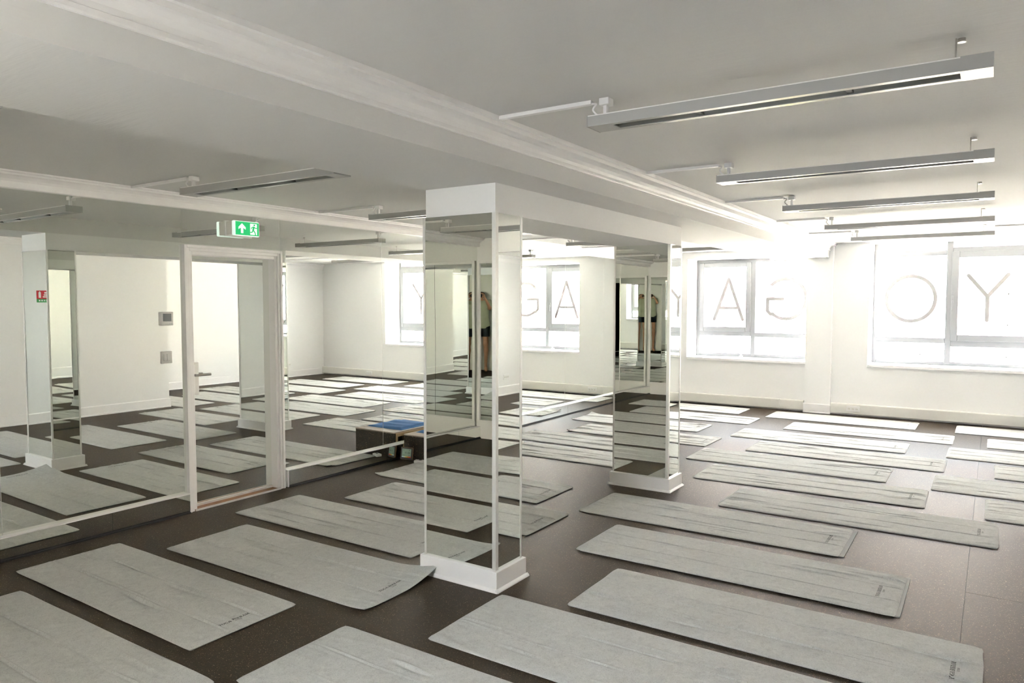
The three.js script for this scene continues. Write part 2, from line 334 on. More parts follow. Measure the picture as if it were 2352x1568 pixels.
mesh('plinth_foot', [bx(-5.06, PX + 0.006, 0, 0.010, ZB, DZ0 + 0.004), bx(-5.06, PX + 0.006, 0, 0.010, DZ1 - 0.02, -11.24)], M.rubberEdge, wallLeft);
mesh('plinth_end', bx(-5.10, PX + 0.002, 0.006, 0.152, DZ1 - 0.012, DZ1 - 0.022), M.trim, wallLeft);
for (const z of [...seams.slice(1), ...seams2.slice(0, -1)]) mesh('seam_strip', bx(-5.17, MX - 0.004, z === DZ0 || z === DZ1 ? DH : 0.15, 2.305, z - G * 0.9, z + G * 0.9), M.alu, wallLeft);
const trim1 = struct('trim_1', 'white cornice above the mirror wall');
mesh('cornice', sweepZ([[-5.18, 2.302], [-5.085, 2.302], [-5.078, 2.306], [-5.080, 2.345], [-5.070, 2.360], [-5.045, 2.376], [-5.025, 2.380], [-5.022, 2.392], [-5.010, 2.394], [-5.008, 2.407], [-5.18, 2.407]], ZW, ZB), M.trim, trim1);

// door: white frame, mirrored leaf
const door = struct('door_1', 'white framed door with a mirrored leaf in the mirror wall');
{
  const Z = (d, s) => (s > 0 ? DZ0 - d : DZ1 + d);
  const tiers = [[0, 0.022, -5.062], [0.022, 0.046, -5.070], [0.046, 0.072, -5.080]];
  for (const s of [1, -1]) mesh('jamb', tiers.map(([a, b, x]) => rbx(-5.175, x, 0, DH - a, Z(a, s), Z(b, s), 0.003)), M.trim, door);
  mesh('head', tiers.map(([a, b, x]) => rbx(-5.175, x, DH - b, DH - a, DZ0 - b, DZ1 + b, 0.003)), M.trim, door);
  const LX = -5.158;
  const leaf = mesh('leaf', bx(-5.176, LX, 0.03, DH - 0.06, DZ0 - 0.06, DZ1 + 0.06), M.mirror, door);
  mesh('threshold', bx(-5.15, -5.068, 0, 0.012, DZ0 - 0.05, DZ1 + 0.05), M.wood, door);
  mesh('threshold_edge', [bx(-5.158, -5.146, 0.010, 0.03, DZ0 - 0.07, DZ1 + 0.07), bx(-5.070, -5.062, 0, 0.014, DZ0 - 0.05, DZ1 + 0.05)], M.alu, door);
  mesh('lock_plate', [rbx(LX, LX + 0.008, 0.885, 1.135, DZ0 - 0.080, DZ0 - 0.155, 0.006)], M.alu, leaf);
  mesh('key_plate', rbx(LX + 0.008, LX + 0.012, 0.90, 1.115, DZ0 - 0.085, DZ0 - 0.122, 0.002), M.plasticWhite, leaf);
  mesh('screw', [cyl(0.004, 0.003, [LX + 0.013, 1.10, DZ0 - 0.105], 'x', 8), cyl(0.004, 0.003, [LX + 0.013, 0.915, DZ0 - 0.105], 'x', 8)], M.grey, leaf);
  mesh('lever', [cyl(0.010, 0.050, [LX + 0.033, 1.04, DZ0 - 0.105], 'x'), cyl(0.0095, 0.13, [LX + 0.055, 1.04, DZ0 - 0.160], 'z')], M.steel, leaf);
}

// columns ------------------------------------------------------------
function column(z0, z1, label) {
  const g = thing('mirrored_column', label, 'column', [0, 0, 0], 'mirror clad columns'); g.userData.kind = 'structure';
  const x0 = -2.78, x1 = -2.27, y0 = 0.112, y1 = 2.09;
  mesh('core', bx(x0 + 0.006, x1 - 0.006, 0, y1, z0 - 0.006, z1 + 0.006), M.trim, g);
  const bend = (geo, axis, ph) => { // float glass glued to battens is never quite flat
    const p = geo.attributes.position;
    for (let i = 0; i < p.count; i++) { const d = 0.0011 * Math.sin(p.getY(i) * 4.1 + ph) + 0.0006 * Math.sin(p.getY(i) * 7.7 + ph * 2); if (axis) p.setX(i, p.getX(i) + d); else p.setZ(i, p.getZ(i) + d); }
    geo.computeVertexNormals(); return geo;
  };
  const front = (z, s, ph) => { const q = new THREE.PlaneGeometry(x1 - x0 - 0.02, y1 - y0, 6, 48); if (s < 0) q.rotateY(Math.PI); q.translate((x0 + x1) / 2, (y0 + y1) / 2, z); return bend(q, 0, ph); };
  const side = (x, s, ph) => { const q = new THREE.PlaneGeometry(z0 - z1 - 0.02, y1 - y0, 4, 48); q.rotateY(s * Math.PI / 2); q.translate(x, (y0 + y1) / 2, (z0 + z1) / 2); return bend(q, 1, ph); };
  mesh('mirror_panel', front(z0, 1, 0.4), M.mirror, g); mesh('mirror_panel', front(z1, -1, 2.2), M.mirror, g);
  mesh('mirror_panel', side(x1, 1, 1.2), M.mirror, g); mesh('mirror_panel', side(x0, -1, 3.6), M.mirror, g);
  for (const [x, z, sx, sz] of [[x0, z0, -1, 1], [x1, z0, 1, 1], [x0, z1, -1, -1], [x1, z1, 1, -1]]) {
    const w = x === x1 && z === z0 ? 0.022 : 0.012;
    mesh('edge_strip', [bx(x + sx * 0.003, x - sx * w, y0, y1, z + sz * 0.003, z - sz * 0.004), bx(x + sx * 0.003, x - sx * 0.004, y0, y1, z - sz * 0.004, z - sz * w)], M.alu, g);
  }
  const plinth = mesh('plinth', rbx(x0 - 0.022, x1 + 0.022, 0, y0, z1 - 0.022, z0 + 0.022, 0.003), M.trim, g);
  const q = [[0, 0], [0.016, 0], [0.015, 0.006], [0.010, 0.012], [0.004, 0.016], [0, 0.018]];
  const a0 = x0 - 0.022, a1 = x1 + 0.022, b0 = z0 + 0.022, b1 = z1 - 0.022;
  mesh('foot_moulding', [sweepZ(q.map(([a, y]) => [a1 + a, y]), b0 + 0.012, b1 - 0.012), sweepZ(q.map(([a, y]) => [a0 - a, y]), b0 + 0.012, b1 - 0.012), sweepX(q.map(([a, y]) => [b0 + a, y]), a0 - 0.012, a1 + 0.012), sweepX(q.map(([a, y]) => [b1 - a, y]), a0 - 0.012, a1 + 0.012)], M.trim, plinth);
}
column(-3.26, -3.52, 'near mirror clad column with a white plinth, the larger of two in view');
column(-5.81, -6.07, 'far mirror clad column with a white plinth, nearer the windows');

// ---------------------------------------------------------------- yoga mats and towels
function towelGeo(sd, o = {}) {
  const L = 1, nx = 80, nz = 190, pos = [], uv = [], idx = [];
  const len = o.len, wid = o.wid;
  const R = (k) => { const s = Math.sin(sd * 12.9898 + k * 78.233) * 43758.5453; return s - Math.floor(s); };
  const N = (x, y, k) => noise.noise(x, y, sd * 3.17 + k);
  const warp = (t) => { // denser rows close to the edges
    return t;
  };
  const creases = [];
  for (let k = 0; k < 7; k++) creases.push({ v: k < 2 ? 0.34 + 0.32 * k + (R(k) - 0.5) * 0.06 : 0.08 + 0.84 * R(k), a: (o.amp ?? 1) * (k < 2 ? 0.0085 : 0.006 + 0.008 * R(k + 20)), w: (k < 2 ? 0.0048 : 0.005 + 0.006 * R(k + 30)), u0: k < 2 ? 0.5 : R(k + 40), du: k < 2 ? 0.8 : 0.05 + 0.11 * R(k + 50), t: (R(k + 60) - 0.5) * (k < 2 ? 0.03 : 0.22) });
  const gath = []; for (let k = 0; k < 9; k++) gath.push({ end: k % 2, v: 0.06 + 0.88 * R(k + 100), a: 0.004 + 0.007 * R(k + 110), w: 0.010 + 0.012 * R(k + 120), l: 0.05 + 0.10 * R(k + 130), t: (R(k + 140) - 0.5) * 0.9 });
  for (let j = 0; j <= nz; j++) for (let i = 0; i <= nx; i++) {
    const ei = i / nx, ej = j / nz;
    let u = ei, v = ej;
    // spend more points near the rim
    u = u + 0.012 * Math.sin(2 * Math.PI * u) * -1; v = v - 0.03 * Math.sin(2 * Math.PI * v);
    const x = u * len, z = v * wid, ex = Math.min(x, len - x), ez = Math.min(z, wid - z), e = Math.min(ex, ez);
    let h = 0.0065 * (1 - Math.exp(-e / 0.006)) + 0.001;
    h += 0.0028 * (N(x * 3, z * 6, 1) + 0.25 * N(x * 6, z * 11, 5)) * Math.min(1, e / 0.03);
    for (const c of creases) { const d = z / wid - c.v - c.t * (u - c.u0) - 0.012 * N(u * 6, c.v * 9, 9); const f = d * wid / c.w; const along = Math.exp(-Math.pow((u - c.u0) / c.du, 4)) * (0.25 + 1.1 * Math.max(0, 0.35 + N(u * 8, c.v * 5, 3))); h += c.a * Math.min(1, ex / 0.05) * along * (Math.exp(-f * f * (f > 0 ? 0.45 : 2.2)) - 0.35 * Math.exp(-(f + 1.9) * (f + 1.9))); }
    for (const c of gath) { const s = c.end ? len - x : x; const d = (z / wid - c.v) * wid - c.t * (s - 0.0); const f = d / c.w; h += c.a * Math.exp(-s / c.l) * Math.min(1, s / 0.06) * (Math.exp(-f * f) - 0.5 * Math.exp(-(f + 1.7) * (f + 1.7))); }
    let px = x + 0.004 * N(z * 5, 2, 11), pz = z + 0.005 * N(x * 2.2, 4, 13), py = Math.max(0.0016, h);
    // rounded, slightly drawn-in corners
    const cx = x < len / 2 ? 0 : len, cz = z < wid / 2 ? 0 : wid, dx = Math.abs(x - cx), dz = Math.abs(z - cz), rc = 0.045;
    if (dx < rc && dz < rc) { const qx = rc - dx, qz = rc - dz, q = Math.hypot(qx, qz); const m = Math.max(qx, qz); if (q > 1e-6) { const k = m / q; const kk = 0.55 + 0.45 * k; px = cx + Math.sign(len / 2 - cx) * (rc - qx * kk); pz = cz + Math.sign(wid / 2 - cz) * (rc - qz * kk); } }
    for (const c of o.lift ?? []) { // lifted corner [u, v, height, reach]
      const d = Math.hypot((x - c[0] * len) * (c[4] ?? 1), z - c[1] * wid); if (d < c[3]) { const t = 1 - d / c[3]; py += c[2] * t * t; }
    }
    pos.push(px, py, -pz); uv.push(u, v);
  }
  for (let j = 0; j < nz; j++) for (let i = 0; i < nx; i++) { const a = j * (nx + 1) + i, b = a + 1, c = a + nx + 1, d = c + 1; idx.push(a, b, d, a, d, c); }
  // hem: turn the rim down
  const rim = []; for (let i = 0; i <= nx; i++) rim.push(i); for (let j = 1; j <= nz; j++) rim.push(j * (nx + 1) + nx); for (let i = nx - 1; i >= 0; i--) rim.push(nz * (nx + 1) + i); for (let j = nz - 1; j > 0; j--) rim.push(j * (nx + 1));
  const base = pos.length / 3;
  for (const r of rim) { pos.push(pos[3 * r], Math.max(0.0004, pos[3 * r + 1] - 0.0035), pos[3 * r + 2]); uv.push(uv[2 * r], uv[2 * r + 1]); }
  for (let k = 0; k < rim.length; k++) { const a = rim[k], b = rim[(k + 1) % rim.length], c = base + k, d = base + (k + 1) % rim.length; idx.push(a, c, d, a, d, b); }
  const g = new THREE.BufferGeometry();
  g.setAttribute('position', new THREE.Float32BufferAttribute(pos, 3)); g.setAttribute('uv', new THREE.Float32BufferAttribute(uv, 2)); g.setIndex(idx); g.computeVertexNormals();
  return g;
}
const MATT = 0.0055;
function matGeo(len, wid) { const s = new THREE.Shape(), r = 0.012; s.moveTo(r, 0); s.lineTo(len - r, 0); s.quadraticCurveTo(len, 0, len, r); s.lineTo(len, wid - r); s.quadraticCurveTo(len, wid, len - r, wid); s.lineTo(r, wid); s.quadraticCurveTo(0, wid, 0, wid - r); s.lineTo(0, r); s.quadraticCurveTo(0, 0, r, 0); const g = new THREE.ExtrudeGeometry(s, { depth: MATT, bevelEnabled: false, curveSegments: 4 }); g.rotateX(-Math.PI / 2); return uvm(g); }
function matSheet(len, wid, lift) { // a mat that bends with its raised corners
  const nx = 30, nz = 12, pos = [], uv = [], idx = [], n = (nx + 1) * (nz + 1), at = (x, z) => { let y = 0; for (const c of lift) { const d = Math.hypot((x - c[0] * len) * (c[4] ?? 1), z - c[1] * wid); if (d < c[3]) { const t = 1 - d / c[3]; y += 0.88 * c[2] * t * t; } } return y; };
  for (const k of [0, 1]) for (let j = 0; j <= nz; j++) for (let i = 0; i <= nx; i++) { const x = len * i / nx, z = wid * j / nz; pos.push(x, at(x, z) + k * MATT, -z); uv.push(x, z); }
  for (let j = 0; j < nz; j++) for (let i = 0; i < nx; i++) { const a = j * (nx + 1) + i, b = a + 1, c = a + nx + 1, d = c + 1; idx.push(a, d, b, a, c, d, n + a, n + b, n + d, n + a, n + d, n + c); }
  const side = (a, b) => idx.push(a, b, n + b, a, n + b, n + a);
  for (let i = 0; i < nx; i++) { side(i, i + 1); side(nz * (nx + 1) + i + 1, nz * (nx + 1) + i); } for (let j = 0; j < nz; j++) { side((j + 1) * (nx + 1), j * (nx + 1)); side(j * (nx + 1) + nx, (j + 1) * (nx + 1) + nx); }
  const g = new THREE.BufferGeometry(); g.setAttribute('position', new THREE.Float32BufferAttribute(pos, 3)); g.setAttribute('uv', new THREE.Float32BufferAttribute(uv, 2)); g.setIndex(idx); const q = g.toNonIndexed(); q.computeVertexNormals(); return q;
}
const LR = [1.85, 0.635], LL = [1.77, 0.62];
const towelR = [1, 2, 3, 4].map((k) => towelGeo(k, { len: LR[0], wid: LR[1], amp: 0.62 }));
const towelL = [5, 6, 7].map((k) => towelGeo(k, { len: LL[0], wid: LL[1] }));
const matR = matGeo(LR[0] - 0.012, LR[1] - 0.016), matL = matGeo(LL[0] - 0.012, LL[1] - 0.016);
// [bay, x of the left end, z of the near edge, turn, mat slides out at the right end, geometry, wording]
const rows = [
  ['L', -4.45, -1.17, 0.004, 0, null, 'in the bottom left corner of the view'],
  ['L', -4.80, -1.90, -0.003, 0, null, 'second from the left edge, in front of the mirror wall'],
  ['L', -4.44, -2.625, 0.012, 0, 'curl', 'with one corner curled up against the near column'],
  ['L', -4.77, -3.375, 0.003, 0, null, 'between the door and the near column'],
  ['L', -4.40, -4.135, 0.006, 0, null, 'just behind the near column, left of the far one'],
  ['L', -4.765, -4.865, 0.004, 0, 'flip', 'in front of the weather clock'],
  ['L', -4.42, -6.385, 0.0, 0, null, 'first one past the speckled bench'],
  ['L', -4.77, -7.10, 0.0, 0, null, 'second one past the speckled bench'],
  ['L', -4.42, -7.89, -0.008, 0, 'flip', 'third one past the speckled bench, left of the far column'],
  ['L', -4.80, -8.70, 0.006, 0, 'lift', 'with a raised corner, fourth one past the speckled bench'],
  ['L', -4.43, -9.62, 0.004, 0, null, 'last but one before the window, behind the far column'],
  ['L', -4.80, -10.46, 0.0, 0, null, 'under the lettered window beside the mirror wall'],
  ['L', -4.80, -0.44, 0.0, 0, null, 'close to the back wall at the mirror wall'],
  ['R', -2.20, -1.10, 0.0, 0, null, 'beside the photographer, nearest but one to the back wall'],
  ['R', -2.62, -0.32, 0.0, 0, null, 'nearest the back wall beside the photographer'],
  ['R', -2.63, -1.845, 0.003, 0, null, 'cut by the bottom edge below the near column'],
  ['R', -2.205, -2.59, 0.0, 0, null, 'second from the bottom right of the near column'],
  ['R', -1.845, -3.30, 0.003, 0, null, 'largest one with its end near the bottom right corner'],
  ['R', -2.225, -4.09, 0.002, 0.025, null, 'fifth row from the camera with a mat edge showing'],
  ['R', -2.625, -4.875, 0.006, 0.035, null, 'in front of the far column, mat sticking out'],
  ['R', -1.785, -5.625, -0.002, 0, null, 'right of the far column, reaching the right hand floor joint'],
  ['R', -2.27, -6.41, 0.010, 0.015, null, 'first one behind the far column on the right'],
  ['R', -2.615, -7.165, 0.008, 0, null, 'second one behind the far column on the right'],
  ['R', -2.22, -7.915, 0.0, 0.02, null, 'fourth row from the window in the middle'],
  ['R', -2.615, -8.675, 0.004, 0.02, null, 'third row from the window in the middle'],
  ['R', -2.205, -9.53, 0.0, 0, null, 'second row from the window in the middle'],
  ['R', -2.645, -10.40, -0.006, 0, null, 'next to the window wall under the pilaster'],
  ['R', -0.02, -6.35, 0.0, 0, null, 'cut by the right edge, nearest of the recess mats'],
  ['R', -0.415, -7.12, 0.0, 0, null, 'second of the recess mats counted from the camera'],
  ['R', 0.04, -7.90, 0.0, 0, null, 'third of the recess mats counted from the camera'],
  ['R', -0.38, -8.70, 0.0, 0, null, 'fourth of the recess mats counted from the camera'],
  ['R', -0.03, -9.53, 0.0, 0, null, 'fifth of the recess mats counted from the camera'],
  ['R', -0.37, -10.42, 0.0, 0, null, 'last of the recess mats, under the tall window'],
];
const special = {
  curl: [8, LL, [[1, 1, 0.060, 0.36, 1], [1, 0, 0.012, 0.2]]],
  flip: [9, LL, [[0, 0, 0.018, 0.13]]],
  lift: [10, LL, [[0, 1, 0.03, 0.2], [0, 0, 0.015, 0.12]]],
};
rows.forEach(([bay, x, z, turn, out, kind, where], i) => {
  const left = bay === 'L', sp = special[kind], tg = sp ? towelGeo(sp[0], { len: sp[1][0], wid: sp[1][1], lift: sp[2] }) : left ? towelL[i % 3] : towelR[i % 4];
  const mt = mesh('yoga_mat', sp ? matSheet(sp[1][0] - 0.012, sp[1][1] - 0.016, sp[2]) : left ? matL : matR, M.mat);
  mt.position.set(x + 0.006 + out, 0, z - 0.008); mt.rotation.y = turn + (out ? 0.006 : 0);
  info(mt, `grey yoga mat under towel ${where}`, 'yoga mat', 'yoga mats laid out in rows');
  const tw = mesh('towel', tg, M.towel);
  tw.position.set(x, MATT + 0.0003, z); tw.rotation.y = turn;
  info(tw, `grey cotton towel ${where}`, 'towel', 'towels spread on the yoga mats');
});
// ---------------------------------------------------------------- ceiling lights (switched off) with their cable ducts
function ceilingLight(x0, x1, z, h, hc, label, ductFrom, ductLabel) {
  const g = thing('ceiling_light', label, 'light', [0, 0, 0], 'slim suspended batten lights');
  const B = h, T = h + 0.045;
  mesh('top_tray', bx(x0, x1, T - 0.004, T, z - 0.06, z + 0.06), M.plasticWhite, g);
  mesh('housing', [bx(x0, x1, B, T - 0.004, z + 0.056, z + 0.06), bx(x0, x1, B, T - 0.004, z - 0.06, z - 0.056),
    bx(x0, x1, B, B + 0.003, z + 0.034, z + 0.056), bx(x0, x1, B, B + 0.003, z - 0.056, z - 0.034)], M.fixture, g);
  for (const [a, b, e] of [[x0, x0 + 0.105, x0 - 0.004], [x1 - 0.085, x1, x1 + 0.004]]) mesh('end_cap', [bx(a, b, B, B + 0.003, z - 0.034, z + 0.034), bx(Math.min(e, a), Math.max(e, b) === b ? a : e, B - 0.001, T + 0.001, z - 0.061, z + 0.061)], M.fixture, g);
  const r0 = x0 + 0.105, r1 = x1 - 0.085;
  mesh('reflector', [sweepX([[z - 0.034, B + 0.002], [z - 0.032, B + 0.002], [z - 0.012, B + 0.03], [z - 0.014, B + 0.03]], r0, r1), sweepX([[z + 0.034, B + 0.002], [z + 0.032, B + 0.002], [z + 0.012, B + 0.03], [z + 0.014, B + 0.03]], r0, r1)], M.louvre, g);
  mesh('lamp_tray', bx(r0, r1, B + 0.03, B + 0.034, z - 0.034, z + 0.034), M.slot, g);
  mesh('lamp_tube', cyl(0.008, r1 - r0 - 0.02, [(r0 + r1) / 2, B + 0.022, z], 'x', 10), M.lampTube, g);
  [0.28, 0.72].forEach((k) => mesh('cross_blade', bx(r0 + (r1 - r0) * k, r0 + (r1 - r0) * k + 0.02, B + 0.004, B + 0.03, z - 0.03, z + 0.03), M.slot, g));
  mesh('hanger', [rbx(x0 + 0.03, x0 + 0.075, hc - 0.03, hc, z - 0.03, z + 0.02, 0.004), rbx(x0 + 0.045, x0 + 0.062, T, hc, z - 0.01, z + 0.01, 0.003)], M.trim, g);
  mesh('hanger', [cyl(0.0025, hc - T, [x1 - 0.10, (hc + T) / 2, z], 'y', 8), cyl(0.012, 0.012, [x1 - 0.085, hc - 0.006, z - 0.01], 'y', 12), rbx(x1 - 0.115, x1 - 0.085, T - 0.001, T + 0.008, z - 0.008, z + 0.008)], M.steel, g);
  mesh('cable', tube([[x0 - 0.015, hc - 0.012, z], [x0 + 0.015, hc - 0.022, z + 0.012], [x0 + 0.005, hc - 0.045, z + 0.02], [x0 + 0.03, T, z + 0.01]], 0.005), M.trim, g);
  const d = mesh('cable_duct', rbx(ductFrom, x0 - 0.01, hc - 0.017, hc, z - 0.014, z + 0.014, 0.003), M.trim);
  info(d, ductLabel, 'cable duct', 'white cable ducts on the ceiling');
}
const nth = ['first', 'second', 'third', 'fourth', 'fifth'];
[-2.78, -4.46, -6.11, -7.82, -9.40].forEach((z, i) => ceilingLight(-1.43, -0.03, z, HR - 0.122, HR, `white suspended batten light, ${nth[i]} from the camera along the right bay`, BX1 + 0.09, `white cable duct from the beam to the ${nth[i]} light of the right bay`));
[-2.79, -4.47, -6.13].forEach((z, i) => ceilingLight(-4.35, -2.95, z, HL - 0.12, HL, `white suspended batten light, ${nth[i]} from the camera above the mirror wall bay`, -5.01, `white cable duct from the mirror wall cornice to the ${nth[i]} light there`));
ceilingLight(-4.35, -2.95, -7.80, HL - 0.12, HL, 'white suspended batten light above the mirror wall bay, behind the far column', -5.01, 'white cable duct above the mirror wall behind the far column');
ceilingLight(-4.35, -2.95, -9.40, HL - 0.12, HL, 'white suspended batten light above the mirror wall bay, nearest the window', -5.01, 'white cable duct above the mirror wall nearest the window');
ceilingLight(-4.35, -2.95, -1.12, HL - 0.12, HL, 'white suspended batten light near the back wall, mirror wall bay', -5.01, 'white cable duct above the mirror wall near the back wall');
ceilingLight(-1.43, -0.03, -1.12, HR - 0.122, HR, 'white suspended batten light above the photographer', BX1 + 0.09, 'white cable duct leading to the light above the photographer');
{
  const d = mesh('cable_duct', rbx(-0.03, XR2, HR - 0.017, HR, -9.62, -9.59, 0.003), M.trim); info(d, 'long white cable duct crossing the ceiling of the recess', 'cable duct', 'white cable ducts on the ceiling');
}

// ---------------------------------------------------------------- things on the mirror wall
{ // emergency exit sign
  const g = thing('exit_sign', 'green lit emergency exit sign with arrow and running figure above the door', 'exit sign', [0, 0, 0]);
  const z0 = -3.575, z1 = -3.815, y0 = 2.128, y1 = 2.245, X = -4.985;
  mesh('back_plate', rbx(MX, MX + 0.012, y0 - 0.004, y1 + 0.004, z0 + 0.005, z1 - 0.005, 0.006), M.plasticWhite, g);
  mesh('housing', rbx(MX + 0.012, X - 0.03, y0 + 0.006, y1 - 0.004, z0 - 0.004, z1 + 0.004, 0.006), M.plastic, g);
  mesh('diffuser', rbx(X - 0.03, X, y0, y1, z0, z1, 0.010, 3), M.signWhite, g);
  const P = (s, m, d) => { const e = new THREE.ExtrudeGeometry(s, { depth: d, bevelEnabled: false, curveSegments: 10 }); e.rotateY(Math.PI / 2); e.translate(X, 0, 0); return e; };
  // shapes are drawn in (u to the right as seen, v up): u = z0 - z
  const sh = (pts) => new THREE.Shape(pts.map(([u, v]) => new THREE.Vector2(-(z0 - u), y0 + v)));
  mesh('sign_panel', P(sh([[0.014, 0.006], [0.232, 0.006], [0.232, 0.111], [0.014, 0.111]]), 0, 0.0012), M.signGreen, g);
  mesh('sign_arrow', P(sh([[0.062, 0.02], [0.084, 0.02], [0.084, 0.062], [0.106, 0.05], [0.106, 0.068], [0.073, 0.098], [0.04, 0.068], [0.04, 0.05], [0.062, 0.062]]), 0, 0.0022), M.signWhite, g);
  mesh('sign_doorway', P(sh([[0.148, 0.014], [0.212, 0.014], [0.212, 0.102], [0.148, 0.102]]), 0, 0.0022), M.signWhite, g);
  const limb = (a, b, w) => { const dx = b[0] - a[0], dy = b[1] - a[1], l = Math.hypot(dx, dy), nx = -dy / l * w / 2, ny = dx / l * w / 2; return P(sh([[a[0] + nx, a[1] + ny], [b[0] + nx, b[1] + ny], [b[0] - nx, b[1] - ny], [a[0] - nx, a[1] - ny]]), 0, 0.0032); };
  const head = P((() => { const s = new THREE.Shape(); s.absarc(-(z0 - 0.187), y0 + 0.091, 0.007, 0, 6.283); return s; })(), 0, 0.0032);
  mesh('sign_figure', [head, limb([0.183, 0.08], [0.175, 0.05], 0.016), limb([0.182, 0.078], [0.2, 0.066], 0.007), limb([0.2, 0.066], [0.212, 0.07], 0.006), limb([0.18, 0.076], [0.163, 0.072], 0.007), limb([0.163, 0.072], [0.156, 0.058], 0.006), limb([0.177, 0.05], [0.192, 0.034], 0.009), limb([0.192, 0.034], [0.198, 0.012], 0.008), limb([0.173, 0.05], [0.166, 0.034], 0.009), limb([0.166, 0.034], [0.148, 0.032], 0.008)], M.signGreen, g);
  const lamp = new THREE.RectAreaLight(new THREE.Color().setRGB(0.25, 1, 0.45), 0.35 / EX, 0.22, 0.10); lamp.position.set(X + 0.006, (y0 + y1) / 2, (z0 + z1) / 2); lamp.lookAt(X + 1, (y0 + y1) / 2, (z0 + z1) / 2); lamp.name = 'exit_sign_glow';
  lamp.rotation.set(0, -Math.PI / 2, 0); scene.add(lamp);
}
{ // thermostat and light switch, stuck on the mirror left of the door
  const t = thing('thermostat', 'white wall thermostat with a dark grey display beside the door', 'thermostat', [0, 0, 0]);
  mesh('case', rbx(MX - 0.006, MX + 0.022, 1.43, 1.53, -3.012, -3.112, 0.006), M.plastic, t);
  mesh('display', rbx(MX + 0.021, MX + 0.024, 1.462, 1.518, -3.030, -3.094, 0.001), M.grey, t);
  mesh('button', [0, 1, 2].map((k) => rbx(MX + 0.021, MX + 0.024, 1.439, 1.447, -3.062 - k * 0.016, -3.072 - k * 0.016, 0.001)), M.plasticWhite, t);
  const s = thing('light_switch', 'white double light switch below the thermostat', 'switch', [0, 0, 0]);
  mesh('plate', rbx(MX - 0.006, MX + 0.012, 1.15, 1.24, -3.012, -3.102, 0.006), M.plastic, s);
  for (const k of [0, 1]) mesh('rocker', rbx(MX + 0.011, MX + 0.019, 1.17, 1.22, -3.032 - 0.0255 * k, -3.056 - 0.0255 * k, 0.003), M.plastic, s);
}

// ---------------------------------------------------------------- bench against the mirror wall, with its things
{
  const b = thing('speckled_bench', 'low dark speckled box bench against the mirror wall', 'bench', [0, 0, 0]);
  const x0 = -5.035, x1 = -4.47, z0 = -5.58, z1 = -6.31, H = 0.25;
  mesh('front_panel', bx(x0, x1, 0, H - 0.012, z0, z0 - 0.016), M.stage, b);
  mesh('back_panel', bx(x0, x1, 0, H - 0.012, z1, z1 + 0.016), M.stage, b);
  mesh('end_panel', bx(x1 - 0.016, x1, 0, H - 0.012, z0 - 0.016, z1 + 0.016), M.stage, b);
  mesh('top_board', bx(x0, x1, H - 0.012, H, z0 + 0.003, z1), M.stageTop, b);
  mesh('timber_batten', [bx(x0, x0 + 0.02, 0, H - 0.014, z0 - 0.018, z0 - 0.05), bx(x0, x0 + 0.02, H - 0.05, H - 0.014, z0 - 0.05, z1 + 0.02)], M.pine, b);
  const c = thing('folded_cloth', 'bright blue folded cloth lying on the speckled bench', 'cloth', [0, 0, 0]);
  const cloth = (x0, x1, z0, z1, y, s) => { const nx = 24, nz = 20, g = new THREE.PlaneGeometry(1, 1, nx, nz); g.rotateX(-Math.PI / 2); const p = g.attributes.position; for (let i = 0; i < p.count; i++) { const u = p.getX(i) + 0.5, v = 0.5 - p.getZ(i), e = Math.min(u, 1 - u, v, 1 - v); p.setXYZ(i, x0 + (x1 - x0) * u, y + 0.014 * Math.min(1, Math.sqrt(e * 9)) + 0.006 * Math.sin(v * 17 + s + 1.5 * u) * (0.4 + u) * Math.min(1, e * 8), z0 + (z1 - z0) * v); } g.computeVertexNormals(); return g.toNonIndexed(); };
  mesh('lower_fold', cloth(-5.00, -4.49, -5.72, -6.24, H + 0.001, 0), M.blueCloth, c);
  mesh('upper_fold', cloth(-4.97, -4.60, -5.74, -6.20, H + 0.012, 2), M.blueCloth, c);
  const k = thing('weather_clock', 'small bronze framed digital weather clock leaning on the bench', 'clock', [-4.95, 0.0, -5.515]); k.scale.setScalar(0.92);
  k.rotation.set(-0.14, 0.28, 0);
  mesh('case', rbx(-0.075, 0.075, 0.002, 0.142, -0.016, 0.004, 0.012, 3), M.bronze, k);
  mesh('bezel', rbx(-0.070, 0.070, 0.007, 0.137, 0.002, 0.006, 0.003), M.slot, k);
  mesh('screen', new THREE.BoxGeometry(0.108, 0.094, 0.001).translate(0, 0.077, 0.0065), M.clockScreen, k);
  const w = thing('white_remote', 'small white plastic box on the floor in front of the weather clock', 'remote', [-4.76, 0, -5.50]);
  w.rotation.y = 0.35;
  mesh('case', rbx(-0.05, 0.05, 0, 0.026, -0.03, 0.03, 0.006), M.plasticWhite, w);
  mesh('button', rbx(-0.005, 0.022, 0.026, 0.029, -0.012, 0.010, 0.001), M.grey, w);
}

